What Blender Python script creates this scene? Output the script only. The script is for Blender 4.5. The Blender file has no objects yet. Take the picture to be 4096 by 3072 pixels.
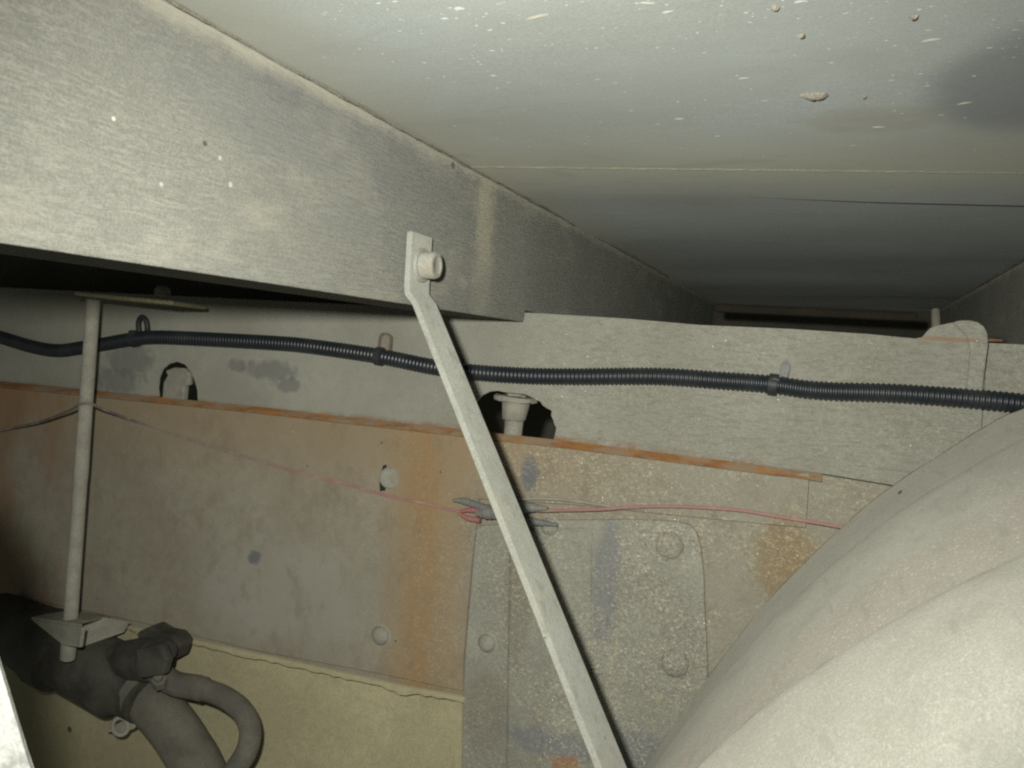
import bpy, bmesh, math, random
from mathutils import Vector, Matrix
random.seed(7)
sc = bpy.context.scene
C = sc.collection

# ------------------------------------------------------------------ camera, flash, world, exposure
FPX, CX, CY = 3414.0, 2048.0, 1536.0                 # focal length and centre of a 4096 x 3072 picture
EX = Vector((9048, 706, -3414)).normalized()         # along the chassis rail   (right, down, forward)
EY = Vector((1293, -60, 3414)); EY = (EY - EX * EX.dot(EY)).normalized()   # across, away from the camera
EZ = EX.cross(EY)                                    # up
cam_d = bpy.data.cameras.new('camera'); cam = bpy.data.objects.new('camera', cam_d); C.objects.link(cam)
cam_d.sensor_width = 36.0; cam_d.lens = FPX / 4096 * 36.0; cam_d.clip_start = 0.01; cam_d.clip_end = 100
right = Vector((EX[0], EY[0], EZ[0])); down = Vector((EX[1], EY[1], EZ[1])); fwd = Vector((EX[2], EY[2], EZ[2]))
R = Matrix((right, -down, -fwd)).transposed()
cam.matrix_world = R.to_4x4()
sc.camera = cam

FLASH = Vector((-0.054, 0.005, 0.042))               # the camera's flash, up and left of its lens
fl = bpy.data.lights.new('flash', 'SPOT'); flash = bpy.data.objects.new('flash', fl); C.objects.link(flash)
fl.energy = 50.0; fl.color = (0.985, 1.0, 0.935); fl.shadow_soft_size = 0.011
fl.spot_size = math.radians(105); fl.spot_blend = 1.0
flash.matrix_world = Matrix.Translation(FLASH) @ R.to_4x4() @ Matrix.Rotation(math.radians(-6), 4, 'Y') @ Matrix.Rotation(math.radians(-6), 4, 'X')

w = bpy.data.worlds.new('World'); sc.world = w; w.use_nodes = True
w.node_tree.nodes['Background'].inputs[0].default_value = (0.85, 0.9, 0.78, 1)
w.node_tree.nodes['Background'].inputs[1].default_value = 0.115
sc.view_settings.view_transform = 'Standard'; sc.view_settings.look = 'None'
sc.view_settings.exposure = 0.0; sc.view_settings.gamma = 1.0; sc.view_settings.use_curve_mapping = False
sc.render.engine = 'CYCLES'
sc.cycles.use_denoising = False
sc.cycles.filter_width = 2.2
sc.cycles.max_bounces = 5; sc.cycles.sample_clamp_indirect = 3.0

# ------------------------------------------------------------------ helpers
def U(px, py, ax, v):
    """picture point -> point of the plane ax = v (metres)"""
    d = Vector((px - CX, py - CY, FPX))
    r = Vector((d.dot(EX), d.dot(EY), d.dot(EZ)))
    return r * (v / r['XYZ'.index(ax)])
def UY(px, py, y): return U(px, py, 'Y', y)

def tag(o, label, cat, group=None):
    o['label'] = label; o['category'] = cat
    if group: o['group'] = group
    return o
def thing(name, label, cat, loc, group=None):
    o = bpy.data.objects.new(name, None); C.objects.link(o); o.location = loc; o.empty_display_size = 0.02
    o['base'] = list(loc)
    return tag(o, label, cat, group)
def base_of(p):
    while p is not None:
        if p.type == 'EMPTY': return Vector(p.location)
        if p.parent is None: return Vector(p.location)
        p = p.parent
    return Vector((0, 0, 0))
def mk(name, verts, faces, mat, parent=None, smooth=False, bevel=0.0, loc=None, seg=2, label=None):
    b = base_of(parent) if parent is not None else Vector(loc if loc is not None else verts[0])
    me = bpy.data.meshes.new(name)
    me.from_pydata([tuple(Vector(v) - b) for v in verts], [], faces)
    bm = bmesh.new(); bm.from_mesh(me); bmesh.ops.recalc_face_normals(bm, faces=bm.faces); bm.to_mesh(me); bm.free()
    if smooth:
        me.polygons.foreach_set('use_smooth', [True] * len(me.polygons)); me.set_sharp_from_angle(angle=math.radians(50))
    me.materials.append(mat)
    o = bpy.data.objects.new(name, me); C.objects.link(o)
    if parent is not None: o.parent = parent
    else: o.location = b
    if bevel:
        m = o.modifiers.new('bevel', 'BEVEL'); m.width = bevel; m.segments = seg; m.limit_method = 'ANGLE'; m.angle_limit = math.radians(35)
    if label: o['label'] = label
    return o
def prism(pts, vec):
    """polygon + extrusion vector"""
    n = len(pts); vec = Vector(vec)
    v = [Vector(p) for p in pts] + [Vector(p) + vec for p in pts]
    f = [tuple(range(n)), tuple(range(2 * n - 1, n - 1, -1))]
    for i in range(n):
        j = (i + 1) % n; f.append((i, j, n + j, n + i))
    return v, f
def box(x0, x1, y0, y1, z0, z1):
    return prism([(x0, y0, z0), (x1, y0, z0), (x1, y0, z1), (x0, y0, z1)], (0, y1 - y0, 0))
def catmull(pts, n):
    P = [Vector(p) for p in pts]; P = [P[0] * 2 - P[1]] + P + [P[-1] * 2 - P[-2]]
    out = []
    for i in range(1, len(P) - 2):
        a, b, c, d = P[i - 1:i + 3]
        for k in range(n):
            t = k / n
            out.append(0.5 * ((2 * b) + (c - a) * t + (2 * a - 5 * b + 4 * c - d) * t * t + (3 * b - a - 3 * c + d) * t ** 3))
    out.append(P[-2]); return out
def tube(path, rad, seg=12, caps=True, closed=False):
    """swept tube; rad is a number or a function of (index, arc length)"""
    v, f = [], []; n = len(path); s = 0.0
    up = None
    for i, p in enumerate(path):
        if closed: t = (path[(i + 1) % n] - path[i - 1]).normalized()
        else: t = (path[min(i + 1, n - 1)] - path[max(i - 1, 0)]).normalized()
        if up is None:
            up = Vector((0, 0, 1)) if abs(t.z) < 0.9 else Vector((0, 1, 0))
        up = (up - t * up.dot(t)).normalized(); sd = t.cross(up)
        if i: s += (path[i] - path[i - 1]).length
        r = rad(i, s) if callable(rad) else rad
        for k in range(seg):
            a = 2 * math.pi * k / seg
            v.append(p + (up * math.cos(a) + sd * math.sin(a)) * r)
    for i in range(n if closed else n - 1):
        for k in range(seg):
            a, b = i * seg, ((i + 1) % n) * seg; k2 = (k + 1) % seg
            f.append((a + k, a + k2, b + k2, b + k))
    if caps and not closed:
        f.append(tuple(range(seg))); f.append(tuple(range((n - 1) * seg, n * seg)))
    return v, f
def lathe(org, axis, prof, seg=24, ang=0.0):
    """prof: list of (distance along axis, radius)"""
    a = Vector(axis).normalized(); u = a.orthogonal().normalized(); w_ = a.cross(u); v, f = [], []
    for d, r in prof:
        for k in range(seg):
            t = 2 * math.pi * k / seg + ang
            v.append(Vector(org) + a * d + (u * math.cos(t) + w_ * math.sin(t)) * r)
    for i in range(len(prof) - 1):
        for k in range(seg):
            k2 = (k + 1) % seg
            f.append((i * seg + k, i * seg + k2, (i + 1) * seg + k2, (i + 1) * seg + k))
    f.append(tuple(range(seg))); f.append(tuple(range((len(prof) - 1) * seg, len(prof) * seg)))
    return v, f
def join(*vf):
    V, Fc = [], []
    for v, f in vf:
        o = len(V); V += list(v); Fc += [tuple(i + o for i in q) for q in f]
    return V, Fc
def resample(pts, n):
    P = [Vector(p) for p in pts]; L = [0]
    for a, b in zip(P, P[1:]): L.append(L[-1] + (b - a).length)
    out = []
    for k in range(n):
        t = L[-1] * k / (n - 1); i = 0
        while i < len(P) - 2 and L[i + 1] < t: i += 1
        out.append(P[i].lerp(P[i + 1], (t - L[i]) / max(L[i + 1] - L[i], 1e-9)))
    return out

# ------------------------------------------------------------------ materials
class Mat:
    def __init__(s, name, rough=0.85, spec=0.25, metal=0.0):
        s.m = bpy.data.materials.new(name); s.m.use_nodes = True; s.t = s.m.node_tree; s.n = s.t.nodes; s.l = s.t.links
        s.b = s.n['Principled BSDF']; s.b.inputs['Diffuse Roughness'].default_value = 0.65; s.b.inputs['Roughness'].default_value = rough
        s.b.inputs['Specular IOR Level'].default_value = spec; s.b.inputs['Metallic'].default_value = metal
        s.g = s.n.new('ShaderNodeNewGeometry'); s.sep = s.n.new('ShaderNodeSeparateXYZ'); s.l.new(s.g.outputs['Position'], s.sep.inputs[0])
        s.x, s.y, s.z = s.sep.outputs
    def put(s, sock, v):
        if hasattr(v, 'is_linked') or hasattr(v, 'links'): s.l.new(v, sock)
        elif isinstance(v, (tuple, list)): sock.default_value = tuple(v) + ((1.0,) if len(v) == 3 and len(sock.default_value) == 4 else ())
        else: sock.default_value = v
    def op(s, o, a, b=0.0):
        n = s.n.new('ShaderNodeMath'); n.operation = o; s.put(n.inputs[0], a); s.put(n.inputs[1], b); return n.outputs[0]
    def vec(s, scale, off=(0, 0, 0), rot=(0, 0, 0)):
        n = s.n.new('ShaderNodeMapping'); s.l.new(s.g.outputs['Position'], n.inputs[0])
        n.inputs['Scale'].default_value = scale; n.inputs['Location'].default_value = off; n.inputs['Rotation'].default_value = rot
        return n.outputs[0]
    def noise(s, scale, detail=4.0, rough=0.6, off=(0, 0, 0), rot=(0, 0, 0), dist=0.0):
        if not isinstance(scale, tuple): scale = (scale,) * 3
        n = s.n.new('ShaderNodeTexNoise'); s.l.new(s.vec(scale, off, rot), n.inputs['Vector'])
        n.inputs['Scale'].default_value = 1.0; n.inputs['Detail'].default_value = detail; n.inputs['Roughness'].default_value = rough
        n.inputs['Distortion'].default_value = dist
        return n.outputs[0]
    def vor(s, scale, off=(0, 0, 0)):
        if not isinstance(scale, tuple): scale = (scale,) * 3
        n = s.n.new('ShaderNodeTexVoronoi'); s.l.new(s.vec(scale, off), n.inputs['Vector']); n.inputs['Scale'].default_value = 1.0
        q = s.n.new('ShaderNodeSeparateColor'); s.l.new(n.outputs['Color'], q.inputs[0])
        return n.outputs['Distance'], q.outputs[0]
    def sm(s, v, a, b, lo=0.0, hi=1.0):
        n = s.n.new('ShaderNodeMapRange'); n.interpolation_type = 'SMOOTHSTEP'
        if a > b: a, b, lo, hi = b, a, hi, lo
        s.put(n.inputs['Value'], v); n.inputs['From Min'].default_value = a; n.inputs['From Max'].default_value = b
        n.inputs['To Min'].default_value = lo; n.inputs['To Max'].default_value = hi
        return n.outputs[0]
    def mix(s, f, a, b, mode='MIX'):
        n = s.n.new('ShaderNodeMix'); n.data_type = 'RGBA'; n.blend_type = mode
        s.put(n.inputs[0], f); s.put(n.inputs[6], a); s.put(n.inputs[7], b); return n.outputs[2]
    def band(s, v, a, b, soft):
        return s.op('MULTIPLY', s.sm(v, a - soft, a + soft), s.sm(v, b - soft, b + soft, 1.0, 0.0))
    def blob(s, c, r, warp=0.3, ws=30.0, axes='xz'):
        """soft elliptical patch, edge broken by noise"""
        p = [getattr(s, a) for a in axes]
        d = None
        for q, c0, r0 in zip(p, c, r):
            e = s.op('DIVIDE', s.op('SUBTRACT', q, c0), r0); e = s.op('MULTIPLY', e, e)
            d = e if d is None else s.op('ADD', d, e)
        d = s.op('ADD', d, s.op('MULTIPLY', s.op('SUBTRACT', s.noise(ws, 5), 0.5), 4 * warp))
        return s.sm(d, 0.25, 1.2, 1.0, 0.0)
    def mul(s, *a):
        r = a[0]
        for b in a[1:]: r = s.op('MULTIPLY', r, b)
        return r
    def bump(s, h, strength=0.4, dist=0.002):
        n = s.n.new('ShaderNodeBump'); n.inputs['Strength'].default_value = strength; n.inputs['Distance'].default_value = dist
        s.l.new(h, n.inputs['Height']); s.l.new(n.outputs[0], s.b.inputs['Normal'])
    def base(s, c1, c2, scale=7.0, fine=0.35, grain=0.16):
        """dust of two tones: large clouds, mid mottling, fine grain"""
        c = s.mix(s.sm(s.noise(scale, 5, 0.6), 0.3, 0.7), c1, c2)
        m = s.sm(s.noise(scale * 9, 5, 0.65, (3, 1, 2)), 0.3, 0.75)
        c = s.mix(s.op('MULTIPLY', m, fine), c, tuple(x * 0.62 for x in c1))
        g = s.sm(s.noise(620.0, 2, 0.6), 0.25, 0.75, 1 - grain, 1 + grain)
        gc = s.n.new('ShaderNodeCombineColor')
        for i in range(3): s.l.new(g, gc.inputs[i])
        return s.mix(1.0, c, gc.outputs[0], 'MULTIPLY')
    def specks(s, c, col, scale, keep, size, mask=None, off=(0, 0, 0)):
        d, r = s.vor(scale, off)
        f = s.mul(s.sm(d, size * 0.6, size, 1.0, 0.0), s.sm(r, 1 - keep, 1 - keep + 0.01))
        if mask is not None: f = s.op('MULTIPLY', f, mask)
        return s.mix(f, c, col)
    def done(s, c):
        s.l.new(c, s.b.inputs['Base Color']); return s.m

def plain(name, c1, c2, scale=20, rough=0.85, bump=0.35, spec=0.25, grain=0.16):
    m = Mat(name, rough, spec); m.b.inputs['Diffuse Roughness'].default_value = 0.12; c = m.base(c1, c2, scale, 0.35, grain)
    m.bump(m.noise(240.0, 4), bump, 0.0012); return m.done(c)

# beam: pale grey dust with fine runs along the beam
XB_ = -0.364
def m_beam():
    m = Mat('dusty_beam', 0.8, 0.3); m.b.inputs['Diffuse Roughness'].default_value = 1.0
    c = m.base((0.126, 0.123, 0.103), (0.112, 0.109, 0.091), 9, 0.18)
    run = m.noise((60, 62, 430), 4, 0.62, rot=(math.radians(-8), 0, 0), dist=1.0)
    c = m.mix(m.op('MULTIPLY', m.mul(m.sm(run, 0.45, 0.66), m.sm(m.noise((10, 6, 14), 5, 0.65, (1, 9, 4)), 0.35, 0.6, 0.35, 1.0)), 0.42), c, (0.075, 0.075, 0.07))
    c = m.mix(m.op('MULTIPLY', m.sm(m.noise((20, 10, 26), 4, 0.6), 0.5, 0.75), 0.4), c, (0.20, 0.187, 0.138))
    dark = m.blob((0.56, 0.147), (0.24, 0.034), 0.28, 14, 'yz')
    vein = m.noise((50, 16, 105), 3, 0.55, (2, 4, 1), rot=(math.radians(-14), 0, 0), dist=1.6)
    vein = m.mul(m.sm(vein, 0.47, 0.50), m.sm(vein, 0.54, 0.51), m.sm(m.op('ADD', m.y, m.op('MULTIPLY', m.noise(12, 3), 0.25)), 0.72, 0.5))
    c = m.mix(m.op('MULTIPLY', vein, 0.18), c, (0.24, 0.228, 0.18))
    c = m.mix(m.op('MULTIPLY', m.sm(m.noise((12, 12, 12), 6, 0.7, (8, 1, 0)), 0.52, 0.70), 0.18), c, (0.10, 0.098, 0.088))
    c = m.mix(m.op('MULTIPLY', dark, 0.38), c, (0.085, 0.085, 0.082))
    c = m.mix(m.op('MULTIPLY', m.sm(m.op('ADD', m.z, m.op('MULTIPLY', m.noise(30, 4), 0.02)), 0.178, 0.192), 0.7), c, (0.215, 0.20, 0.155))
    streak = m.mul(m.band(m.op('ADD', m.y, m.op('MULTIPLY', m.noise(40, 4), 0.06)), 0.86, 0.905, 0.014), m.sm(m.z, 0.05, 0.12, 0.35, 1.0))
    c = m.mix(m.op('MULTIPLY', streak, 0.55), c, (0.235, 0.215, 0.15))
    for (px, py, ry, rz, q, col) in ((820, 575, .0022, .0016, .9, (.04, .04, .038)), (1812, 662, .005, .004, .85, (.05, .05, .05)), (1130, 360, .03, .012, .3, (.07, .07, .068)), (880, 632, .0016, .0016, .9, (.24, .232, .19)), (922, 738, .002, .0018, .9, (.24, .232, .19)), (645, 737, .0018, .0016, .9, (.24, .232, .19)), (455, 475, .0016, .0014, .8, (.33, .32, .27)), (1690, 1500, .01, .01, .3, (.1, .1, .09)), (1400, 880, .05, .02, .3, (.10, .10, .092)), (1850, 1130, .014, .008, .3, (.22, .2, .15))):
        p = U(px, py, 'X', XB_)
        c = m.mix(m.op('MULTIPLY', m.blob((p.y, p.z), (ry, rz), 0.35, 160, 'yz'), q), c, col)
    c = m.specks(c, (0.33, 0.315, 0.26), 90, 0.035, 0.16)
    c = m.specks(c, (0.06, 0.055, 0.05), 34, 0.02, 0.1)
    h = m.op('ADD', m.op('MULTIPLY', run, 1.0), m.op('MULTIPLY', m.noise(300, 3), 0.35))
    m.bump(h, 0.6, 0.0025); return m.done(c)
# deck underside: blue grey paint under thin dust
def m_deck():
    m = Mat('deck_underside_paint', 0.55, 0.4); m.b.inputs['Diffuse Roughness'].default_value = 0.8
    c = m.base((0.164, 0.173, 0.161), (0.146, 0.152, 0.138), 4, 0.10, 0.1)
    j = m.op('ADD', m.y, m.op('MULTIPLY', m.noise(9, 3), 0.08))
    c = m.mix(m.op('MULTIPLY', m.band(j, 0.78, 0.98, 0.10), 0.55), c, (0.205, 0.197, 0.145))
    side = m.sm(m.op('ADD', m.x, m.op('MULTIPLY', m.noise(12, 4), 0.08)), -0.34, -0.22, 1.0, 0.0)
    c = m.mix(m.op('MULTIPLY', side, 0.6), c, (0.175, 0.165, 0.125))
    p = U(4000, 330, 'Z', 0.184)
    c = m.mix(m.op('MULTIPLY', m.blob((p.x + 0.02, p.y + .01), (0.066, 0.12), 0.2, 16, 'xy'), 0.62), c, (0.065, 0.068, 0.07))
    p = U(3500, 480, 'Z', 0.184)
    c = m.mix(m.op('MULTIPLY', m.blob((p.x, p.y), (0.05, 0.04), 0.4, 14, 'xy'), 0.4), c, (0.14, 0.128, 0.095))
    c = m.mix(m.op('MULTIPLY', m.sm(m.noise((5, 8, 5), 6, 0.65, (3, 5, 0), dist=0.6), 0.5, 0.72), 0.35), c, (0.145, 0.14, 0.115))
    c = m.mix(m.op('MULTIPLY', m.sm(m.noise((9, 22, 9), 5, 0.6, (1, 2, 0), dist=1.2), 0.55, 0.75), 0.3), c, (0.10, 0.105, 0.10))
    c = m.specks(c, (0.28, 0.29, 0.265), 150, 0.03, 0.18)
    m.bump(m.noise(160, 4), 0.2, 0.001); return m.done(c)
def grit(m, c, amount=1.0):
    """sand grains stuck on the right half of the frame"""
    msk = m.mul(m.sm(m.x, -0.62, -0.25), m.sm(m.noise(9, 4), 0.36, 0.6, 0.25, 1.0))
    n1 = m.noise((230, 230, 300), 3, 0.7, dist=1.0); n2 = m.noise((170, 170, 230), 3, 0.7, (7, 3, 1), dist=1.0)
    k = min(1.0, 0.52 * amount)
    c = m.mix(m.mul(m.sm(n1, 0.45, 0.34), msk, k), c, (0.12, 0.112, 0.088))
    c = m.mix(m.mul(m.sm(n1, 0.54, 0.63), msk, k), c, (0.46, 0.42, 0.31))
    c = m.mix(m.mul(m.sm(n2, 0.59, 0.68), msk, k), c, (0.42, 0.32, 0.17))
    c = m.specks(c, (0.85, 0.83, 0.75), 210, 0.05 * amount, 0.17, msk, (1, 7, 3))  # glitter of the sand painted as near-white dots
    return c
def m_subframe():
    m = Mat('dusty_subframe', 0.85, 0.25)
    c = m.base((0.27, 0.262, 0.215), (0.225, 0.214, 0.172), 8, 0.25)
    run = m.noise((60, 60, 260), 4, 0.6, dist=0.8)
    c = m.mix(m.mul(m.sm(run, 0.45, 0.66), m.sm(m.x, -0.5, -0.2), 0.45), c, (0.145, 0.138, 0.105))
    for (px, py, rx, rz) in ((520, 1440, .05, .03), (1080, 1480, .05, .016), (1150, 1540, .025, .012), (470, 1520, .05, .02), (950, 1460, .02, .01)):
        p = UY(px, py, 1.0)
        c = m.mix(m.op('MULTIPLY', m.blob((p.x, p.z), (rx, rz), 0.75, 65), 0.6), c, (0.115, 0.115, 0.11))
    # rust creeping up from the joint below
    zz = m.op('ADD', m.op('ADD', m.z, m.op('MULTIPLY', m.sm(m.x, -0.3, 0.07), 0.012)), m.op('MULTIPLY', m.op('SUBTRACT', m.noise(45, 4), 0.5), 0.01))
    c = m.mix(m.mul(m.sm(zz, -0.107, -0.099, 1.0, 0.0), m.sm(m.x, -0.10, 0.0, 1.0, 0.0), m.sm(m.noise((30, 30, 30), 5, 0.65, (4, 4, 0)), 0.35, 0.6), 0.8), c, (0.19, 0.10, 0.045))
    p = UY(3790, 1357, 1.0)
    c = m.mix(m.op('MULTIPLY', m.blob((p.x, p.z), (0.035, 0.003), 0.3, 60), 0.6), c, (0.24, 0.13, 0.06))
    c = grit(m, c, 0.55)
    m.bump(m.op('ADD', m.op('MULTIPLY', run, 0.5), m.noise(260, 4)), 0.5, 0.0018); return m.done(c)
def m_rail():
    m = Mat('rusty_dusty_rail', 0.88, 0.2); m.b.inputs['Diffuse Roughness'].default_value = 0.5
    c = m.base((0.255, 0.231, 0.176), (0.217, 0.19, 0.14), 7, 0.35)
    # brown cast of rust under the dust on the left part and along the top
    rz = m.op('ADD', m.z, m.op('MULTIPLY', m.noise(8, 4), 0.09))
    c = m.mix(m.mul(m.sm(rz, -0.20, -0.06), m.sm(m.x, -0.35, -0.10, 1.0, 0.12), 0.6), c, (0.245, 0.175, 0.10))
    c = m.mix(m.mul(m.sm(m.noise((5, 5, 3), 5, 0.6, (2, 0, 0)), 0.45, 0.7), m.sm(m.x, -1.25, -0.85, 1.0, 0.25), 0.4), c, (0.19, 0.135, 0.08))
    # the rust run down from the rail's top
    xx = m.op('ADD', m.op('ADD', m.x, m.op('MULTIPLY', m.z, 0.02)), m.op('MULTIPLY', m.op('SUBTRACT', m.noise((30, 30, 7), 5), 0.5), 0.06))
    tex = m.mul(m.sm(m.noise((50, 50, 14), 5, 0.65), 0.3, 0.58, 0.3, 1.0), m.sm(m.noise((170, 170, 120), 4, 0.7), 0.42, 0.52, 0.55, 1.0))
    c = m.mix(m.mul(m.band(xx, -0.508, -0.468, 0.022), tex, 0.95), c, (0.25, 0.13, 0.052))
    c = m.mix(m.mul(m.band(xx, -0.535, -0.425, 0.03), 0.6), c, (0.245, 0.168, 0.085))
    c = m.mix(m.mul(m.band(xx, -1.30, -1.10, 0.05), m.sm(m.noise((14, 14, 5), 5), 0.4, 0.65), 0.55), c, (0.22, 0.095, 0.035))
    # bare cool patch in the middle and low down
    c = m.mix(m.op('MULTIPLY', m.blob((-0.70, -0.36), (0.17, 0.09), 0.4, 9), 0.55), c, (0.265, 0.255, 0.215))
    p = UY(3140, 2240, 0.99)
    c = m.mix(m.op('MULTIPLY', m.blob((p.x, p.z), (0.045, 0.06), 0.3, 20), 0.7), c, (0.22, 0.145, 0.06))
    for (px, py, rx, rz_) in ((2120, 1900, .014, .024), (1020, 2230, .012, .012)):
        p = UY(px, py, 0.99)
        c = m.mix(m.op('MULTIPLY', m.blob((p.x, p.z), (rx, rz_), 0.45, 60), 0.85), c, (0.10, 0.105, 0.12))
    c = m.mix(m.op('MULTIPLY', m.sm(m.x, -0.38, -0.12), 0.65), c, (0.235, 0.222, 0.172))
    p = UY(3140, 2260, 0.99)
    c = m.mix(m.op('MULTIPLY', m.blob((p.x, p.z), (0.035, 0.055), 0.4, 24), 0.6), c, (0.21, 0.14, 0.065))
    c = m.mix(m.op('MULTIPLY', m.sm(m.noise((34, 34, 22), 6, 0.7, (6, 0, 2)), 0.5, 0.68), 0.4), c, (0.155, 0.125, 0.085))
    c = m.specks(c, (0.36, 0.28, 0.15), 90, 0.04, 0.14)
    c = m.specks(c, (0.09, 0.07, 0.055), 80, 0.03, 0.16, None, (5, 1, 0))
    c = grit(m, c)
    m.bump(m.op('ADD', m.noise(150, 5), m.op('MULTIPLY', m.noise(600, 2), 0.4)), 0.45, 0.0018); return m.done(c)
def m_bracket():
    m = Mat('gritty_bracket', 0.85, 0.3); m.b.inputs['Diffuse Roughness'].default_value = 0.25
    c = m.base((0.265, 0.255, 0.205), (0.205, 0.195, 0.155), 10, 0.35)
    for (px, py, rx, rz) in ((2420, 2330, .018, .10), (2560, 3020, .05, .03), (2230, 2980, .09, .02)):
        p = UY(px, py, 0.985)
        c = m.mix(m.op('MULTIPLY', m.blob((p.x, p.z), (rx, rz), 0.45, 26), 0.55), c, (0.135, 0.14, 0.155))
    for (px, py, rx, rz) in ((2070, 2330, .022, .13), (1930, 2850, .04, .06)):  # first patch: shading of the plate's bend put into the colour
        p = UY(px, py, 0.985)
        c = m.mix(m.op('MULTIPLY', m.blob((p.x, p.z), (rx, rz), 0.4, 20), 0.45), c, (0.15, 0.13, 0.095))
    p = UY(2260, 3050, 0.985)
    c = m.mix(m.op('MULTIPLY', m.blob((p.x, p.z), (.02, .012), 0.5, 40), 0.7), c, (0.26, 0.12, 0.04))
    c = grit(m, c, 1.4)
    m.bump(m.op('ADD', m.noise(130, 5), m.op('MULTIPLY', m.noise(520, 2), 0.6)), 0.6, 0.0024); return m.done(c)
def m_fender():
    m = Mat('dusty_mudguard', 0.75, 0.3); m.b.inputs['Diffuse Roughness'].default_value = 0.45
    c = m.base((0.275, 0.266, 0.222), (0.242, 0.232, 0.19), 7, 0.10, 0.12)
    at = m.n.new('ShaderNodeAttribute'); at.attribute_name = 'across'; t = m.op('ADD', at.outputs['Fac'], m.op('MULTIPLY', m.op('SUBTRACT', m.noise(8, 4), 0.5), 0.15))
    pink = m.band(t, 0.68, 0.97, 0.06)                                     # reddish dust gathered in the hollow of the rim
    c = m.mix(m.op('MULTIPLY', pink, 0.55), c, (0.245, 0.212, 0.175))
    c = m.mix(m.op('MULTIPLY', m.sm(t, 0.22, 0.34, 1.0, 0.0), 0.4), c, (0.235, 0.222, 0.178))  # outer band painted darker, as it faces away from the flash
    c = m.mix(m.op('MULTIPLY', m.sm(at.outputs['Fac'], 0.02, 0.05, 1.0, 0.0), 0.7), c, (0.30, 0.28, 0.20))  # lit edge of the lip painted in as a lighter tone
    n1 = m.noise(420, 3, 0.7, dist=0.8)
    c = m.mix(m.op('MULTIPLY', m.sm(n1, 0.55, 0.66), m.op('ADD', 0.5, m.op('MULTIPLY', pink, 0.4))), c, (0.38, 0.37, 0.33))
    c = m.mix(m.op('MULTIPLY', m.sm(m.noise(26, 6, 0.68, (1, 6, 2)), 0.48, 0.68), 0.4), c, (0.205, 0.196, 0.16))
    c = m.mix(m.op('MULTIPLY', m.sm(m.noise((90, 14, 90), 4, 0.6, (5, 5, 5), rot=(0, math.radians(45), 0)), 0.60, 0.68), 0.35), c, (0.19, 0.178, 0.142))
    c = m.specks(c, (0.9, 0.89, 0.84), 120, 0.004, 0.10, None, (2, 1, 4))
    c = m.specks(c, (0.07, 0.065, 0.06), (60, 26, 34), 0.05, 0.15, None, (3, 2, 1))
    m.bump(m.op('ADD', m.noise(420, 3), m.op('MULTIPLY', m.noise(60, 4), 0.5)), 0.35, 0.001); return m.done(c)
def m_yellow():
    m = Mat('ochre_dust_plate', 0.9, 0.15)
    c = m.base((0.385, 0.345, 0.215), (0.315, 0.28, 0.17), 8, 0.4)
    c = m.mix(m.op('MULTIPLY', m.sm(m.x, -1.05, -0.65, 1.0, 0.0), 0.3), c, (0.19, 0.165, 0.095))
    c = m.specks(c, (0.10, 0.07, 0.04), 42, 0.06, 0.25)
    m.bump(m.noise(120, 5), 0.4, 0.002); return m.done(c)
def m_rust():
    m = Mat('orange_rust', 0.9, 0.15)
    c = m.mix(m.sm(m.noise((30, 60, 90), 5), 0.3, 0.7), (0.27, 0.125, 0.04), (0.15, 0.075, 0.035))
    c = m.mix(m.op('MULTIPLY', m.sm(m.noise((22, 22, 60), 5, 0.65), 0.42, 0.56), 0.8), c, (0.205, 0.158, 0.105))
    m.bump(m.noise(400, 4), 0.6, 0.001); return m.done(c)
def m_wire():
    m = Mat('red_wire_insulation', 0.6, 0.4)
    f = m.op('ADD', m.x, m.op('MULTIPLY', m.noise(25, 4), 0.12))
    c = m.mix(m.sm(f, -0.74, -0.58), m.mix(m.sm(m.x, -0.97, -0.93), (0.09, 0.08, 0.07), (0.20, 0.16, 0.135)), (0.255, 0.135, 0.12))
    c = m.mix(m.op('MULTIPLY', m.sm(m.noise(45, 4), 0.45, 0.7), 0.5), c, (0.33, 0.25, 0.20))
    return m.done(c)
def m_conduit():
    m = Mat('black_conduit_plastic', 0.42, 0.5)
    c = m.mix(m.op('MULTIPLY', m.sm(m.noise(30, 4), 0.4, 0.75), 0.5), (0.010, 0.013, 0.015), (0.030, 0.032, 0.032))
    return m.done(c)
def m_flake():
    m = Mat('pale_dried_splash', 0.9, 0.1)
    return m.done(m.mix(m.sm(m.noise(9, 2), 0.4, 0.6), (0.25, 0.26, 0.235), (0.21, 0.198, 0.15)))
def m_near():
    m = Mat('mottled_white_paint', 0.7, 0.3)
    c = m.base((0.36, 0.36, 0.33), (0.28, 0.275, 0.25), 24, 0.3)
    c = m.mix(m.op('MULTIPLY', m.sm(m.noise(60, 5), 0.5, 0.65), 0.7), c, (0.14, 0.138, 0.13))
    m.bump(m.noise(200, 4), 0.4, 0.001); return m.done(c)
BEAM, DECK, SUB, RAIL, BRK, FEN, YEL, RUST = m_beam(), m_deck(), m_subframe(), m_rail(), m_bracket(), m_fender(), m_yellow(), m_rust()
WIRE, COND, FLAKE, NEAR = m_wire(), m_conduit(), m_flake(), m_near()
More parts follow.
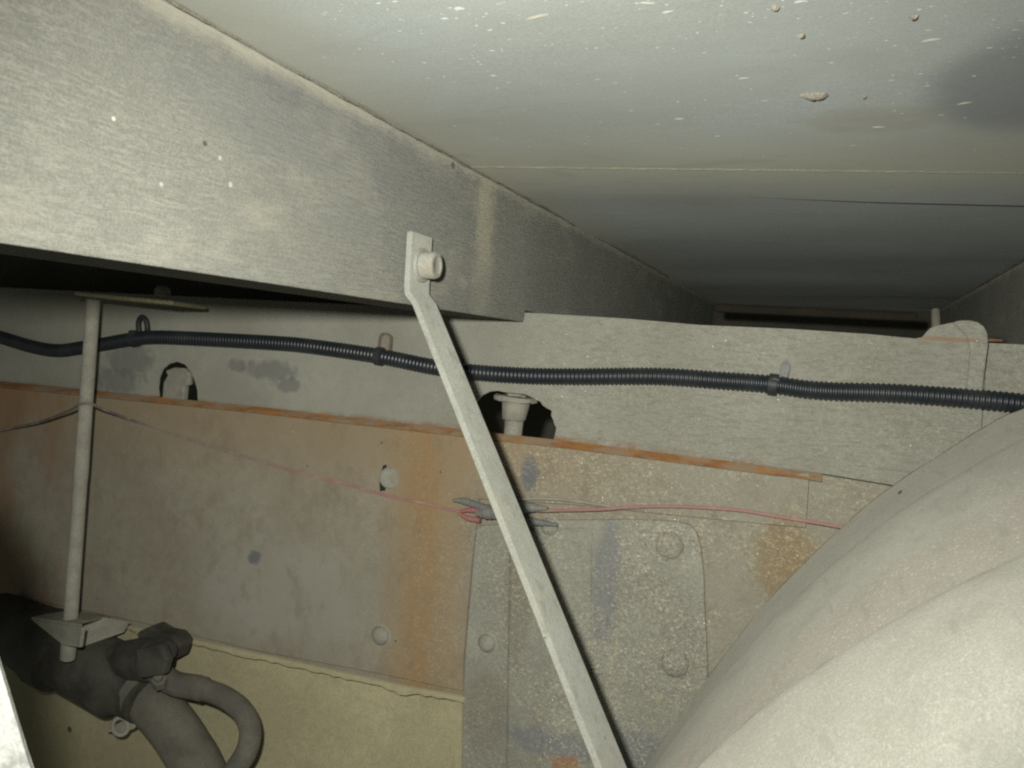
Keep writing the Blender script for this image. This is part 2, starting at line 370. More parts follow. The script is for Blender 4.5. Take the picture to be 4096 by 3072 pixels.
def m_bar():
    m = Mat('dusty_flat_bar', 0.75, 0.3); m.b.inputs['Diffuse Roughness'].default_value = 0.55
    c = m.base((0.265, 0.263, 0.225), (0.225, 0.222, 0.188), 22, 0.3)
    c = m.mix(m.op('MULTIPLY', m.sm(m.noise((60, 60, 40), 6, 0.7, (3, 0, 9)), 0.53, 0.66), 0.55), c, (0.15, 0.138, 0.11))
    c = m.mix(m.op('MULTIPLY', m.sm(m.noise((14, 14, 14), 4, 0.6, (3, 3, 3)), 0.5, 0.7), 0.4), c, (0.25, 0.235, 0.18))
    c = m.specks(c, (0.12, 0.10, 0.075), 120, 0.05, 0.2)
    m.bump(m.noise(220, 5), 0.35, 0.0012); return m.done(c)
BAR = m_bar()
BOLT = plain('dusty_bolt', (0.26, 0.256, 0.22), (0.23, 0.21, 0.155), 60)
BOLTD = plain('dull_bolt', (0.28, 0.265, 0.215), (0.21, 0.195, 0.155), 60)
ROD = plain('dusty_rod', (0.34, 0.325, 0.26), (0.27, 0.25, 0.20), 40)
DARK = plain('greasy_dark_casting', (0.075, 0.069, 0.053), (0.028, 0.026, 0.021), 22, 0.7)
HOSE = plain('dusty_rubber_hose', (0.165, 0.152, 0.118), (0.09, 0.084, 0.067), 18, 0.8)
SHADE = plain('dirty_shaded_steel', (0.12, 0.112, 0.085), (0.085, 0.08, 0.062), 9)  # dirty steel, with the shade of far and tucked-in parts put into its colour
TAPE = plain('grey_tape', (0.12, 0.12, 0.122), (0.185, 0.175, 0.145), 60, 0.6)
TIE = plain('black_tie_plastic', (0.02, 0.022, 0.024), (0.035, 0.036, 0.036), 40, 0.5)
CLIP = plain('pinkish_clip_plastic', (0.225, 0.185, 0.145), (0.18, 0.155, 0.125), 60)
TAB = plain('grey_tie_tail', (0.19, 0.19, 0.18), (0.165, 0.165, 0.155), 60)
MUD = plain('dried_mud', (0.175, 0.16, 0.125), (0.135, 0.122, 0.095), 60, 0.95, 0.8)

# ------------------------------------------------------------------ deck overhead
ZC, XB, ZB = 0.184, -0.364, 0.034
deck = thing('deck', 'blue-grey dusty underside of the deck overhead, flecked with pale splashes', 'deck', (0.0, 0.8, ZC))
la, lb = U(1900, 665, 'Z', ZC), U(4096, 690, 'Z', ZC)      # welded lap across the sheets
ma, mb = U(2300, 772, 'Z', ZC), U(4096, 812, 'Z', ZC)
def along(a, b, x): return a.lerp(b, (x - a.x) / (b.x - a.x))
XL, XR = -1.7, 0.75
l0, l1, m0, m1 = along(la, lb, XL), along(la, lb, XR), along(ma, mb, XL), along(ma, mb, XR)
def sheet(x0, x1, nx, ny, yl, yr, dz):
    """slightly wavy sheet with 6 mm thickness; yl / yr give Y on the near and the far side as functions of x"""
    v, f = [], []
    for j in range(ny + 1):
        for i in range(nx + 1):
            x = x0 + (x1 - x0) * i / nx; a, b = yl(x), yr(x); y = a + (b - a) * j / ny
            v.append((x, y, ZC + dz(x, y)))
    for j in range(ny):
        for i in range(nx):
            k = j * (nx + 1) + i; f.append((k, k + 1, k + nx + 2, k + nx + 1))
    n = len(v); v += [(x, y, z + 0.006) for x, y, z in v]; f += [tuple(n + q for q in reversed(t)) for t in f]
    rim = [i for i in range(nx + 1)] + [j * (nx + 1) + nx for j in range(1, ny + 1)] + [ny * (nx + 1) + i for i in range(nx - 1, -1, -1)] + [j * (nx + 1) for j in range(ny - 1, 0, -1)]
    for i in range(len(rim)):
        a, b = rim[i], rim[(i + 1) % len(rim)]; f.append((a, b, n + b, n + a))
    return v, f
wav = lambda x, y: 0.0016 * math.sin(5.1 * x + 9 * y) * math.sin(7 * y + 1.3 * x + 1)
v, f = sheet(XL, XR, 60, 24, lambda x: 0.06, lambda x: along(l0, l1, x).y, lambda x, y: wav(x, y) * min(1, max(0, (along(l0, l1, x).y - y) * 8)))
mk('sheet', v, f, DECK, deck, True)
v, f = sheet(XL, XR, 60, 8, lambda x: along(l0, l1, x).y + 0.0006, lambda x: along(m0, m1, x).y, lambda x, y: -0.0004 - max(0.0, min(0.0025, (x + 0.10) * 0.02)) * max(0, (y - along(l0, l1, x).y) / 0.15))
mk('lap_strip', v, f, DECK, deck, True)
v, f = sheet(XL, XR, 40, 40, lambda x: along(m0, m1, x).y + .0008, lambda x: 2.75, lambda x, y: -.0003 + max(0., min(.002, (x + .10) * .01)) + (wav(x, y) + 0.003 * math.sin(y * 8 + .8)) * min(1, max(0, (y - along(m0, m1, x).y) * 6)))
mk('sheet', v, f, DECK, deck, True)
pts = [along(l0, l1, -0.36 + 1.1 * k / 160) + Vector((0, random.uniform(-.0007, .0007), -0.0005 + random.uniform(-.0005, .0004))) for k in range(161)]
mk('weld_bead', *tube(pts, lambda i, s: 0.0006 + 0.0002 * math.sin(i * 1.9) * math.sin(i * .37), 6), plain('pale_bead', (0.22, 0.205, 0.145), (0.17, 0.16, 0.12), 40), deck, True)

# pale splashes and mud lumps stuck to the deck
V, Fc = [], []
def fleck(cx, cy, r, asp, z):
    n = 9; a0 = random.uniform(-0.5, 0.5); o = len(V); ca, sa = math.cos(a0), math.sin(a0)
    for k in range(n):
        t = 2 * math.pi * k / n; q = r * random.uniform(0.7, 1.15)
        x, y = q * asp * math.cos(t), q * math.sin(t)
        V.append((cx + x * ca - y * sa, cy + x * sa + y * ca, z))
    V.append((cx, cy, z - r * 0.18))
    for k in range(n): Fc.append((o + k, o + (k + 1) % n, o + n))
for k in range(330):
    px, py = random.uniform(1250, 4250), random.triangular(-150, 620, -20)
    p = U(px, py, 'Z', ZC)
    if p.x < -0.335: continue
    fleck(p.x, p.y, random.choice((.0005, .0006, .0007, .0008, .001, .0013)), random.uniform(0.9, 1.7), ZC + wav(p.x, p.y) - 0.0001)
for px, py, r, asp in ((1838, 32, .0028, 1.3), (2145, 68, .0026, 3.2), (2590, 15, .0022, 2), (2670, 52, .0018, 2), (3200, 15, .002, 2), (3720, 172, .0024, 2.4), (3510, 508, .003, 1.9), (3860, 413, .003, 1.8), (2975, 323, .0025, 1.6), (3415, 582, .0022, 1.7), (3060, 410, .0018, 1.6), (2870, 545, .002, 1.4), (1780, 72, .0018, 1.5), (1975, 308, .002, 1.2), (2715, 480, .0028, 1.4), (2350, 550, .0016, 1.4)):
    p = U(px, py, 'Z', ZC); fleck(p.x, p.y, r, asp, ZC + wav(p.x, p.y) - 0.0001)
fl_o = mk('dried_splash', V, Fc, FLAKE, None, False, loc=(0, .5, ZC)); fl_o['kind'] = 'stuff'
tag(fl_o, 'pale dried splash flecks spattered over the deck underside', 'splashes')
def clod(px, py, rx, ry, h, label):
    p = U(px, py, 'Z', ZC); v, f = [], []; n = 11
    rings = ((1.0, 0.0), (0.93, 0.35), (0.62, 0.8), (0.25, 1.0))
    jit = [random.uniform(0.72, 1.2) for _ in range(n)]
    for q, hh in rings:
        for k in range(n):
            t = 2 * math.pi * k / n
            v.append((p.x + rx * q * jit[k] * math.cos(t), p.y + ry * q * jit[k] * math.sin(t), ZC + 0.001 - h * hh * random.uniform(0.85, 1.1)))
    for i in range(3):
        for k in range(n):
            k2 = (k + 1) % n; f.append((i * n + k, i * n + k2, (i + 1) * n + k2, (i + 1) * n + k))
    f.append(tuple(range(3 * n, 4 * n))); f.append(tuple(range(n)))
    tag(mk('mud_clod', v, f, MUD, None, False, loc=p), label, 'mud', 'mud lumps under the deck')
clod(3255, 385, .0085, .006, .0035, 'largest mud lump stuck to the deck underside, wedge shaped')
clod(3652, 72, .0024, .002, .002, 'small mud lump near the top right corner of the deck')
clod(3455, 388, .0022, .002, .002, 'small round mud lump just right of the wedge-shaped lump')
clod(3098, 35, .0024, .002, .002, 'small brown mud lump at the top edge of the photo')
clod(3205, 146, .0022, .002, .002, 'tiny mud lump above the wedge-shaped lump')

# ------------------------------------------------------------------ crossmembers
def crossmember(x, s, label, cut):
    """tapered outrigger plate; s = +1 when its face looks to the right"""
    t = thing('crossmember', label, 'beam', (x, 1.0, ZB))
    P = [(x, 0.08, ZB), (x, 0.5, ZB + .0003), (x, 0.992, ZB), (x, 0.998, ZB + cut), (x, 2.7, ZB + cut), (x, 2.7, ZC - 0.002), (x, 1.4, ZC - 0.0015), (x, 0.6, ZC - 0.0025), (x, 0.08, ZC - 0.002)]
    mk('web', *prism(P, (-s * 0.006, 0, 0)), BEAM, t, bevel=0.0016)
    mk('bottom_flange', *box(min(x - s * 0.0065, x - s * 0.075), max(x - s * 0.0065, x - s * 0.075), 0.08, 0.985, ZB + 0.001, ZB + 0.007), BEAM, t, bevel=0.001)
    pts = []
    for k in range(260):
        y = 0.1 + 2.0 * (k / 259) ** 1.5
        pts.append(Vector((x + s * (0.0004 + 0.0008 * random.random()), y, ZC - 0.0012 - 0.0012 * random.random() - 0.001 * math.sin(y * 23) * math.sin(y * 61))))
    mk('mud_bead', *tube(pts, lambda i, q: 0.0006 + 0.0009 * abs(math.sin(i * 0.41) * math.sin(i * 0.113)), 7), MUD, t, True)
    return t
cm = crossmember(XB, 1, 'broad pale dusty cross beam running from the left edge up to the deck', 0.014)
cm2 = crossmember(U(4096, 1040, 'Z', ZC).x, -1, 'dim second cross beam beyond the rail at the right edge', 0.014)
tag(mk('deck_bearer', *box(-1.75, XB - .012, 1.10, 1.112, -.02, ZC - .002), SHADE, None, bevel=.001, loc=(-1, 1.1, 0)), 'dim added plate closing the gap behind the broad cross beam, above the left rail', 'plate')  # added plate, keeps the world background out of the dark gap
tag(mk('far_sill', *box(-2.6, 1.6, 2.70, 2.71, -.5, ZC - .002), SHADE, None, bevel=.001, loc=(0, 2.7, 0)), 'dark added sheet closing the far side below the deck', 'sill')  # added dark sheet, hides the world background on the far side
# far rail and a far bar under the deck
t = thing('far_rail', 'dim chassis rail on the far side, seen through the gap under the deck', 'rail', (0.0, 1.95, -0.45))
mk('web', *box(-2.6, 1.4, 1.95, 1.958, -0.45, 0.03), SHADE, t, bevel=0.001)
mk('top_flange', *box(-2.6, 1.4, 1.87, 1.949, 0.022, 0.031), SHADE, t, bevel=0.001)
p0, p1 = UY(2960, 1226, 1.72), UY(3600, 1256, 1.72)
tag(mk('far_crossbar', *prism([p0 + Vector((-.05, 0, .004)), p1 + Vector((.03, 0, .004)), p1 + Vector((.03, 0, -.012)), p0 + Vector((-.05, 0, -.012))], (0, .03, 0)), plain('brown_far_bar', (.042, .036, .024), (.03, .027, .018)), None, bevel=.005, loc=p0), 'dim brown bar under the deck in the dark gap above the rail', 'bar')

# ------------------------------------------------------------------ subframe above the chassis rail
YS = 1.0
RUSTLINE = [(-1.75, -.105), (-1.262, -.105), (-.771, -.104), (-.458, -.107), (-.29, -.1085), (-.015, -.1155), (.071, -.121), (.5, -.130)]
def rl(x):
    for (a, za), (b, zb) in zip(RUSTLINE, RUSTLINE[1:]):
        if x <= b: return za + (zb - za) * (x - a) / (b - a)
    return RUSTLINE[-1][1]
sub = thing('subframe', 'grey dusty upper rail plate carrying the black conduit, with two cut-out holes', 'frame', (-.4, YS, rl(-.4)))
hole1 = [(628, 1592), (624, 1555), (629, 1510), (642, 1478), (668, 1456), (705, 1446), (738, 1458), (762, 1486), (778, 1524), (788, 1562), (790, 1596)]
hole2 = [(1888, 1715), (1886, 1660), (1898, 1615), (1925, 1582), (1958, 1566), (1990, 1563), (2022, 1570), (2060, 1573), (2100, 1578), (2132, 1592), (2142, 1600), (2160, 1606), (2170, 1622), (2188, 1634), (2206, 1642), (2203, 1662), (2212, 1680), (2216, 1697), (2224, 1710), (2221, 1730), (2214, 1742)]
def edge_pts(h):
    P = [UY(a, b, YS) for a, b in h]
    P[0].z = rl(P[0].x); P[-1].z = rl(P[-1].x); return P
poly = [Vector((-1.75, YS, rl(-1.75)))] + edge_pts(hole1) + [Vector((-.458, YS, rl(-.458)))] + edge_pts(hole2) + [Vector((x, YS, rl(x))) for x in (-.015, .071, .1435)]
ear = [(3925, 1720), (3941, 1500), (3953, 1380), (3950, 1335), (3936, 1308), (3915, 1292), (3890, 1284), (3850, 1284), (3800, 1292), (3750, 1303), (3722, 1312), (3705, 1330), (3690, 1348), (3660, 1354)]
poly += [UY(a, b, YS) for a, b in ear] + [Vector((.03, YS, .040)), Vector((-.05, YS, .0415)), Vector((-.149, YS, .041)), Vector((-.24, YS, .0445)), Vector((-.349, YS, .046)), Vector((-1.75, YS, .049))]
mk('web_plate', *prism(poly, (0, 0.007, 0)), SUB, sub, bevel=0.0012)
mk('rear_plate', *prism([UY(3870, 1368, 1.009), UY(4400, 1392, 1.009), Vector((.5, 1.009, rl(.5) - .002)), Vector((.08, 1.009, rl(.08) - .002))], (0, .006, 0)), SUB, sub, bevel=.001)
mk('top_flange', *box(-1.75, 0.02, 1.0075, 1.07, .028, .036), SHADE, sub, bevel=.001)
mk('strap', *prism([UY(a, b, .987) for a, b in ((3928, 1590), (3941, 1480), (3955, 1380), (3952, 1335), (3938, 1306), (3915, 1289), (3885, 1281), (3845, 1281), (3812, 1288), (3840, 1312), (3872, 1345), (3885, 1400), (3868, 1588))], (0, .05, 0)), SUB, sub, bevel=.005, seg=4)
mk('stud', *lathe(UY(3745, 1320, 1.06), UY(3742, 1235, 1.06) - UY(3745, 1320, 1.06), ((0, .005), (.022, .0045), (.024, .003)), 10), HOSE, sub, True)
mk('rust_ledge', *prism([UY(3880, 1352, 1.003), UY(4010, 1358, 1.003), UY(4010, 1366, 1.003), UY(3880, 1364, 1.003)], (0, .005, 0)), RUST, sub)

# bolts that show in the two holes
b = thing('hold_down_bolt', 'flanged bolt standing in the larger ragged hole right of the diagonal bar', 'bolt', UY(2050, 1735, 1.03))
o1 = UY(2050, 1745, 1.03); upv = Vector((0.03, 0, 1))
k_ = 1.03 * 1.09 / 3414
mk('shank', *lathe(o1, upv, ((0, 36 * k_), (62 * k_, 36 * k_), (64 * k_, 42 * k_), (70 * k_, 46 * k_), (130 * k_, 56 * k_), (138 * k_, 56 * k_)), 20), BOLTD, b, True)
mk('head_flange', *lathe(o1 + upv * 138 * k_, upv, ((0, 84 * k_), (4 * k_, 86 * k_), (17 * k_, 86 * k_), (20 * k_, 83 * k_)), 24), BOLTD, b)
mk('bolt_head', *lathe(o1 + upv * 158 * k_, upv, ((0, 42 * k_), (12 * k_, 42 * k_), (26 * k_, 36 * k_)), 6, .3), BOLTD, b)
b = thing('hold_down_nut', 'square dusty nut filling the small hole beside the upright rod', 'nut', UY(700, 1590, 1.025))
k_ = 1.025 * 1.2 / 3414
q = [UY(648, 1600, .9985), UY(735, 1602, .9985), UY(738, 1545, .9985), UY(755, 1540, .9985), UY(757, 1492, .9985), UY(735, 1474, .9985), UY(690, 1470, .9985), UY(662, 1485, .9985), UY(668, 1500, .9985), UY(650, 1530, .9985)]
mk('nut', *prism(q, (0, .010, 0)), BOLTD, b, bevel=.0025)

for o in [q for q in bpy.data.objects if q.parent is not None and q.parent.name.startswith('hold_down')]:
    for v_ in o.data.vertices: v_.co += Vector((random.uniform(-1, 1), random.uniform(-1, 1), random.uniform(-1, 1))) * .0011
# rusty packing strip between the two rails
V, Fc = [], []; N = 150
for k in range(N + 1):
    x = -1.75 + (UY(3290, 1890, .99).x + 1.75) * k / N; z = rl(x)
    tp = 1.0 if x < -.1 else max(0.06, 1 - (x + .1) / .105)
    V += [(x, .9865 + random.uniform(-.0008, .0008), z - .007 - .0004), (x, .9845 + random.uniform(-.0007, .0007), z - .0075 + (.0030 + random.uniform(-.0014, .001)) * tp), (x, .9976, z + .0004), (x, .9976, z - .008)]
for k in range(N):
    for q_ in range(4): Fc.append((k * 4 + q_, k * 4 + (q_ + 1) % 4, k * 4 + 4 + (q_ + 1) % 4, k * 4 + 4 + q_))
Fc += [(0, 1, 2, 3), tuple(N * 4 + i for i in range(4))]
tag(mk('packing_strip', V, Fc, RUST, None, False, loc=(-.4, .99, rl(-.4))), 'thin orange rusty strip running along the joint between the two rails', 'strip')

# ------------------------------------------------------------------ chassis rail with its plates
YR = 0.998
rail = thing('chassis_rail', 'deep brown rusty chassis rail below the orange rust line', 'rail', (-.5, YR, -.447))
P = [(x, YR, rl(x) - .0012) for x in (-1.75, -1.262, -.771, -.458, -.29, -.015, .071, .5)]
mk('web', *prism(P + [(.5, YR, -.46), (-1.75, YR, -.449)], (0, .007, 0)), RAIL, rail, bevel=.001)
YP = 0.9885
sx = UY(1899, 2080, YP).x
pl = [(x, YP, rl(x) - .0082) for x in (-1.75, -1.262, -.771, -.458, -.29, -.05)] + [UY(3238, 1892, YP), UY(3222, 2112, YP), UY(2700, 2062, YP), UY(2300, 2020, YP), Vector((sx + .003, YP, UY(1905, 1995, YP).z)), UY(1880, 2300, YP), UY(1852, 2640, YP), UY(1850, 2765, YP), UY(1500, 2692, YP), UY(1000, 2598, YP), UY(600, 2498, YP), Vector((-1.75, YP, -.449))]
dbl = mk('doubler_plate', *prism(pl, (0, .0085, 0)), RAIL, rail, bevel=.0012)
mk('bottom_flange', *box(-1.75, -.43, 1.006, 1.07, -.456, -.448), SHADE, rail, bevel=.001)
def dome(px, py, r, h, y, parent, mat=BOLTD, name='rivet'):
    p = UY(px, py, y)
    prof = [(0, r * 1.16), (.0005, r * 1.1), (.001, r)] + [(.001 + h * math.sin(a), r * math.cos(a)) for a in (.35, .7, 1.05, 1.35)]
    mk(name, *lathe(p, (0, -1, 0), prof, 18), mat, parent, True)
dome(1525, 2540, .0125, .011, YP, dbl, BOLTD)
def ringhole(px, py, ri, ro, y, parent):
    p = UY(px, py, y); mk('plug', *lathe(p, (0.25, -1, 0), ((0, ro), (.002, ro * .97), (.0035, ro * .8), (.0045, ro * .4)), 20), BOLTD, parent, True)
ringhole(1560, 1912, .008, .0145, YP, dbl)
mk('slot', *prism([UY(1532, 1862, YP - .0005), UY(1546, 1858, YP - .0005), UY(1543, 1910, YP - .0005), UY(1541, 1962, YP - .0005), UY(1520, 1966, YP - .0005), UY(1518, 1930, YP - .0005), UY(1524, 1895, YP - .0005)], (0, .002, 0)), plain('black_slot', (.012, .012, .014), (.02, .02, .02)), dbl)  # flat black piece; the dark of the hole is put into its colour
# spring hanger bracket on the right
YB = 0.9912
brk = thing('hanger_bracket', 'grit-covered hanger plate with a rounded corner, behind the diagonal bar', 'bracket', UY(2300, 3072, YB))
pl = [UY(1905, 2105, YB), UY(2200, 2082, YB), UY(2500, 2078, YB), UY(2700, 2085, YB), UY(2755, 2098, YB), UY(2785, 2130, YB), UY(2802, 2185, YB), UY(2815, 2300, YB), UY(2818, 2420, YB), UY(2828, 2600, YB), UY(2835, 2800, YB), UY(2850, 3400, YB), UY(1830, 3400, YB), UY(1848, 3000, YB), UY(1852, 2775, YB), UY(1858, 2640, YB), UY(1882, 2350, YB)]
bpl = mk('plate', *prism(pl, (0, .0065, 0)), BRK, brk, bevel=.0018, seg=3)
for a in ((1950, 2570, .0115, .0105), (2680, 2180, .0165, .010), (2700, 2650, .0165, .010), (2200, 2105, .011, .009)):
    dome(*a, YB, bpl, BOLTD if a[0] == 1950 else BRK, 'bolt_head')
# raised web step on the bracket, under the bar
V, Fc = [], []; NX, NY = 24, 30
for j in range(NY + 1):
    t = j / NY; py = 2110 + 1290 * t
    for i in range(NX + 1):
        q = i / NX; px = 2040 + 330 * q - 20 * t
        hgt = .011 * math.exp(-((q - .62) / .26) ** 2) * min(1, (t * 5)) ** .7 - .0012
        V.append(UY(px, py, YB) + Vector((0, -hgt, 0)))
for j in range(NY):
    for i in range(NX):
        k = j * (NX + 1) + i; Fc.append((k, k + 1, k + NX + 2, k + NX + 1))
rb_ = mk('pressed_rib', V, Fc, BRK, bpl, True)
md = rb_.modifiers.new('thickness', 'SOLIDIFY'); md.thickness = .002; md.offset = -1

# ochre plate hanging below the rail
yel = thing('hanging_plate', 'ochre dusty plate hanging below the rail, left of the gritty bracket', 'plate', UY(1400, 3000, 1.012))
YY = 1.012
mk('plate', *prism([Vector((-1.75, YY, -.452)), UY(1848, 2772, YY), UY(1846, 3500, YY), Vector((-1.75, YY, -1.0))], (0, .008, 0)), YEL, yel, bevel=.001)
V, Fc = [], []; N = 60
for k in range(N + 1):
    x = UY(520, 2480, .99).x; x = x + (UY(1855, 2775, .985).x - x) * k / N
    z = -.4505 + (.0035 if k > 50 else 0) * (k - 50) / 10
    d = .0015 + random.uniform(0, .0025) + .006 * max(0, math.sin(k * .19 + 1) * math.sin(k * .47)) ** 2
    V += [(x, .9895, z), (x, .985 - d * .3, z - .001 - d * .3), (x, .987, z - .003 - d), (x, 1.0115, z - .004)]
for k in range(N):
    for q_ in range(4): Fc.append((k * 4 + q_, k * 4 + (q_ + 1) % 4, k * 4 + 4 + (q_ + 1) % 4, k * 4 + 4 + q_))
Fc += [(0, 1, 2, 3), tuple(N * 4 + i for i in range(4))]
mk('lip', V, Fc, YEL, yel)
mk('edge_flange', *prism([UY(1822, 2800, 1.0), UY(1846, 2800, 1.0), UY(1844, 3400, 1.0), UY(1820, 3400, 1.0)], (0, .0118, 0)), YEL, yel, bevel=.001)

# ------------------------------------------------------------------ conduit, ties
hp = [(-320, 1275), (-130, 1310), (0, 1348), (136, 1388), (233, 1402), (325, 1391), (412, 1377), (521, 1358), (624, 1349), (814, 1356), (1100, 1372), (1241, 1385), (1512, 1424), (1723, 1466), (1874, 1487), (2085, 1502), (2296, 1506), (2625, 1505), (2868, 1521), (3080, 1537), (3274, 1562), (3599, 1574), (3924, 1598), (4096, 1615), (4500, 1668)]
YH = 0.9885
path = catmull([UY(a, b, YH) for a, b in hp], 24)
ln = sum((b - a).length for a, b in zip(path, path[1:]))
PITCH = 0.0052
path = resample(path, round(ln / PITCH) * 6 + 1)
tag(mk('corrugated_conduit', *tube(path, lambda i, s: 0.0098 + (0.0005, 0.0006, 0.0005, -0.0004, -0.0006, -0.0004)[i % 6], 14), COND, None, True, loc=path[0]), 'black corrugated conduit hose running the length of the upper rail', 'hose')
def hose_at(px):
    best = min(range(len(path)), key=lambda i: abs((path[i] - UY(px, 1450, YH)).x)); return path[best], (path[best + 1] - path[best - 1]).normalized()
def tie(px, label, wid=.005):
    p, d = hose_at(px); t = thing('cable_tie', label, 'cable tie', p, 'ties holding the conduit')
    bnd = mk('band', *tube([p - d * wid, p - d * wid * .96, p + d * wid * .96, p + d * wid], lambda i, s: .0100 if i in (0, 3) else .0122, 16), TIE, t, True)
    return t, p, d, bnd
t, p, d, bnd = tie(537, 'black cable tie with a raised loop, left end of the conduit')
c0 = UY(572, 1305, .992)
ring = [c0 + Vector((.0085 * math.cos(a), -.002 * math.sin(a), .0145 * math.sin(a) - .001)) for a in [math.pi * 2 * k / 28 for k in range(28)]]
mk('loop', *tube(ring, .0040, 8, closed=True), TIE, t, True)
mk('lock_head', *prism([p + Vector((-.004, -.011, .004)), p + Vector((.006, -.011, .006)), p + Vector((.006, -.011, .013)), p + Vector((-.003, -.011, .012))], (0, .008, 0)), TIE, bnd, bevel=.0012)
t, p, d, bnd = tie(1518, 'cable tie with a pinkish clip, just left of the diagonal bar')
mk('clip', *prism([UY(1514, 1400, .991), UY(1522, 1345, .991), UY(1535, 1335, .991), UY(1556, 1338, .991), UY(1564, 1350, .991), UY(1560, 1405, .991)], (0, .008, 0)), CLIP, t, bevel=.002)
mk('clip_rim', *tube(catmull([UY(1514, 1398, .988), UY(1522, 1346, .988), UY(1540, 1334, .988), UY(1562, 1348, .988), UY(1559, 1402, .988)], 6), .0016, 6), HOSE, t, True)
t, p, d, bnd = tie(3098, 'cable tie with a grey tail, right of the diagonal bar')
mk('tail', *prism([UY(3120, 1505, .994), UY(3118, 1470, .994), UY(3128, 1452, .994), UY(3148, 1447, .994), UY(3162, 1458, .994), UY(3160, 1480, .994), UY(3150, 1512, .994)], (0, .005, 0)), TAB, t, bevel=.0015)
mk('lock_head', *prism([UY(3078, 1512, .978), UY(3100, 1506, .978), UY(3122, 1516, .978), UY(3120, 1530, .978), UY(3080, 1528, .978)], (0, .01, 0)), TIE, bnd, bevel=.0015)

# ------------------------------------------------------------------ thin wire and its taped splice
wy = .984
wl = [(-250, 1775), (0, 1722), (150, 1690), (270, 1645), (345, 1612), (420, 1640), (560, 1692), (800, 1772), (1100, 1862), (1250, 1905), (1400, 1940), (1530, 1978), (1700, 2014), (1840, 2046), (1900, 2040)]
yy = [.98, .97, .94, .90, .874, .92, .985, .986] + [wy + .0025] * 7
pw = catmull([UY(a, b, y) for (a, b), y in zip(wl, yy)], 10)
tag(mk('thin_wire', *tube(pw, .0019, 8), WIRE, None, True, loc=pw[0]), 'thin wire from the upright rod, dusty grey turning red towards the splice', 'wire')
wr = [(2060, 2036), (2150, 2042), (2240, 2041), (2400, 2037), (2560, 2026), (2750, 2027), (2950, 2040), (3100, 2064), (3250, 2088), (3400, 2114), (3600, 2150)]
pr = catmull([UY(a, b, .980) for a, b in wr], 12)
tag(mk('red_wire', *tube(pr, .0021, 8), WIRE, None, True, loc=pr[0]), 'sagging red wire right of the diagonal bar, ending behind the mudguard', 'wire')
pq = catmull([UY(a, b, .982) for a, b in ((2050, 2000), (2150, 1995), (2260, 2000), (2380, 2016), (2480, 2030), (2560, 2032))], 10)
tag(mk('pale_wire', *tube(pq, .0017, 8), BOLTD, None, True, loc=pq[0]), 'short pale dusty wire lying just above the red wire', 'wire')
sp = thing('taped_splice', 'lumpy grey taped wire splice crossing behind the diagonal bar', 'splice', UY(1950, 2040, .98))
def lump(pts, rs, name, mat):
    P = catmull([UY(a, b, .977) for a, b in pts], 8); n = len(P)
    def rad(i, s):
        t = i / (n - 1) * (len(rs) - 1); k = min(int(t), len(rs) - 2); return (rs[k] + (rs[k + 1] - rs[k]) * (t - k)) * (1 + .07 * math.sin(i * 2.1))
    mk(name, *tube(P, rad, 12), mat, sp, True)
lump([(1812, 2000), (1860, 2005), (1910, 2022), (1960, 2040)], (.002, .0045, .0045, .006), 'tape_wrap', TAPE)
lump([(1905, 2052), (1950, 2050), (2000, 2044), (2060, 2032), (2120, 2030), (2190, 2034)], (.004, .009, .0095, .008, .0065, .002), 'tape_wrap', TAPE)
lump([(2060, 2080), (2110, 2085), (2170, 2092), (2230, 2100)], (.006, .0055, .004, .002), 'tape_wrap', TAPE)
RED = plain('bare_red_wire', (0.28, 0.11, 0.095), (0.25, 0.13, 0.11), 60, .5)
lump([(1840, 2046), (1880, 2040), (1935, 2044)], (.002, .0032, .0032), 'wire_end', RED)
lump([(1835, 2052), (1870, 2072), (1920, 2082)], (.0018, .0034, .0034), 'wire_end', RED)

# ------------------------------------------------------------------ diagonal flat bar bolted to the crossmember
TH = 0.0055
bx = XB + .0012
near = [(1652, 925), (1641, 1050), (1633, 1160)]
A = [U(a, b, 'X', bx + TH) for a, b in near]
yb = sum(p.y for p in A) / 3
A = [Vector((bx, yb, p.z)) for p in A]
low0 = UY(1640, 1200, yb); low1 = UY(2545, 3500, yb - .012)
line = [A[0], A[1], A[2] + Vector((0, 0, .004))]
bend = Vector((bx, yb, A[2].z - .006))
line += [bend + Vector((.0012, 0, .002))]
d_low = (low1 - low0).normalized()
for k in range(13): line.append(low0 + d_low * (.004 + (low1 - low0).length * k / 12))
brace = thing('diagonal_brace', 'pale flat bar bolted to the cross beam and slanting down to the right', 'bar', low1)
V, Fc = [], []
n = len(line)
for i, p in enumerate(line):
    t = (line[min(i + 1, n - 1)] - line[max(i - 1, 0)]).normalized()
    wdir = Vector((0, 1, 0)); nrm = t.cross(wdir).normalized()
    if nrm.x < 0: nrm = -nrm
    wid = .041 if i < 4 else .041 + .012 * (i - 4) / (n - 5)
    for a, b_ in ((0, 0), (0, 1), (1, 1), (1, 0)):
        V.append(p + wdir * wid * a + nrm * TH * (b_ + (0 if i < 4 else .15 * (i - 4) / (n - 5) * b_)))
for i in range(n - 1):
    for q_ in range(4): Fc.append((i * 4 + q_, i * 4 + (q_ + 1) % 4, i * 4 + 4 + (q_ + 1) % 4, i * 4 + 4 + q_))
Fc += [(0, 1, 2, 3), tuple((n - 1) * 4 + q_ for q_ in range(4))]
mk('flat_bar', V, Fc, BAR, brace, bevel=.0012, seg=3)
bc = U(1690, 1062, 'X', bx + TH)
bc = Vector((bx + TH, yb + .021, bc.z))
wsh = mk('washer', *lathe(bc, (1, 0, 0), ((0, .0155), (.002, .0155), (.0026, .0148)), 24), BOLT, brace)
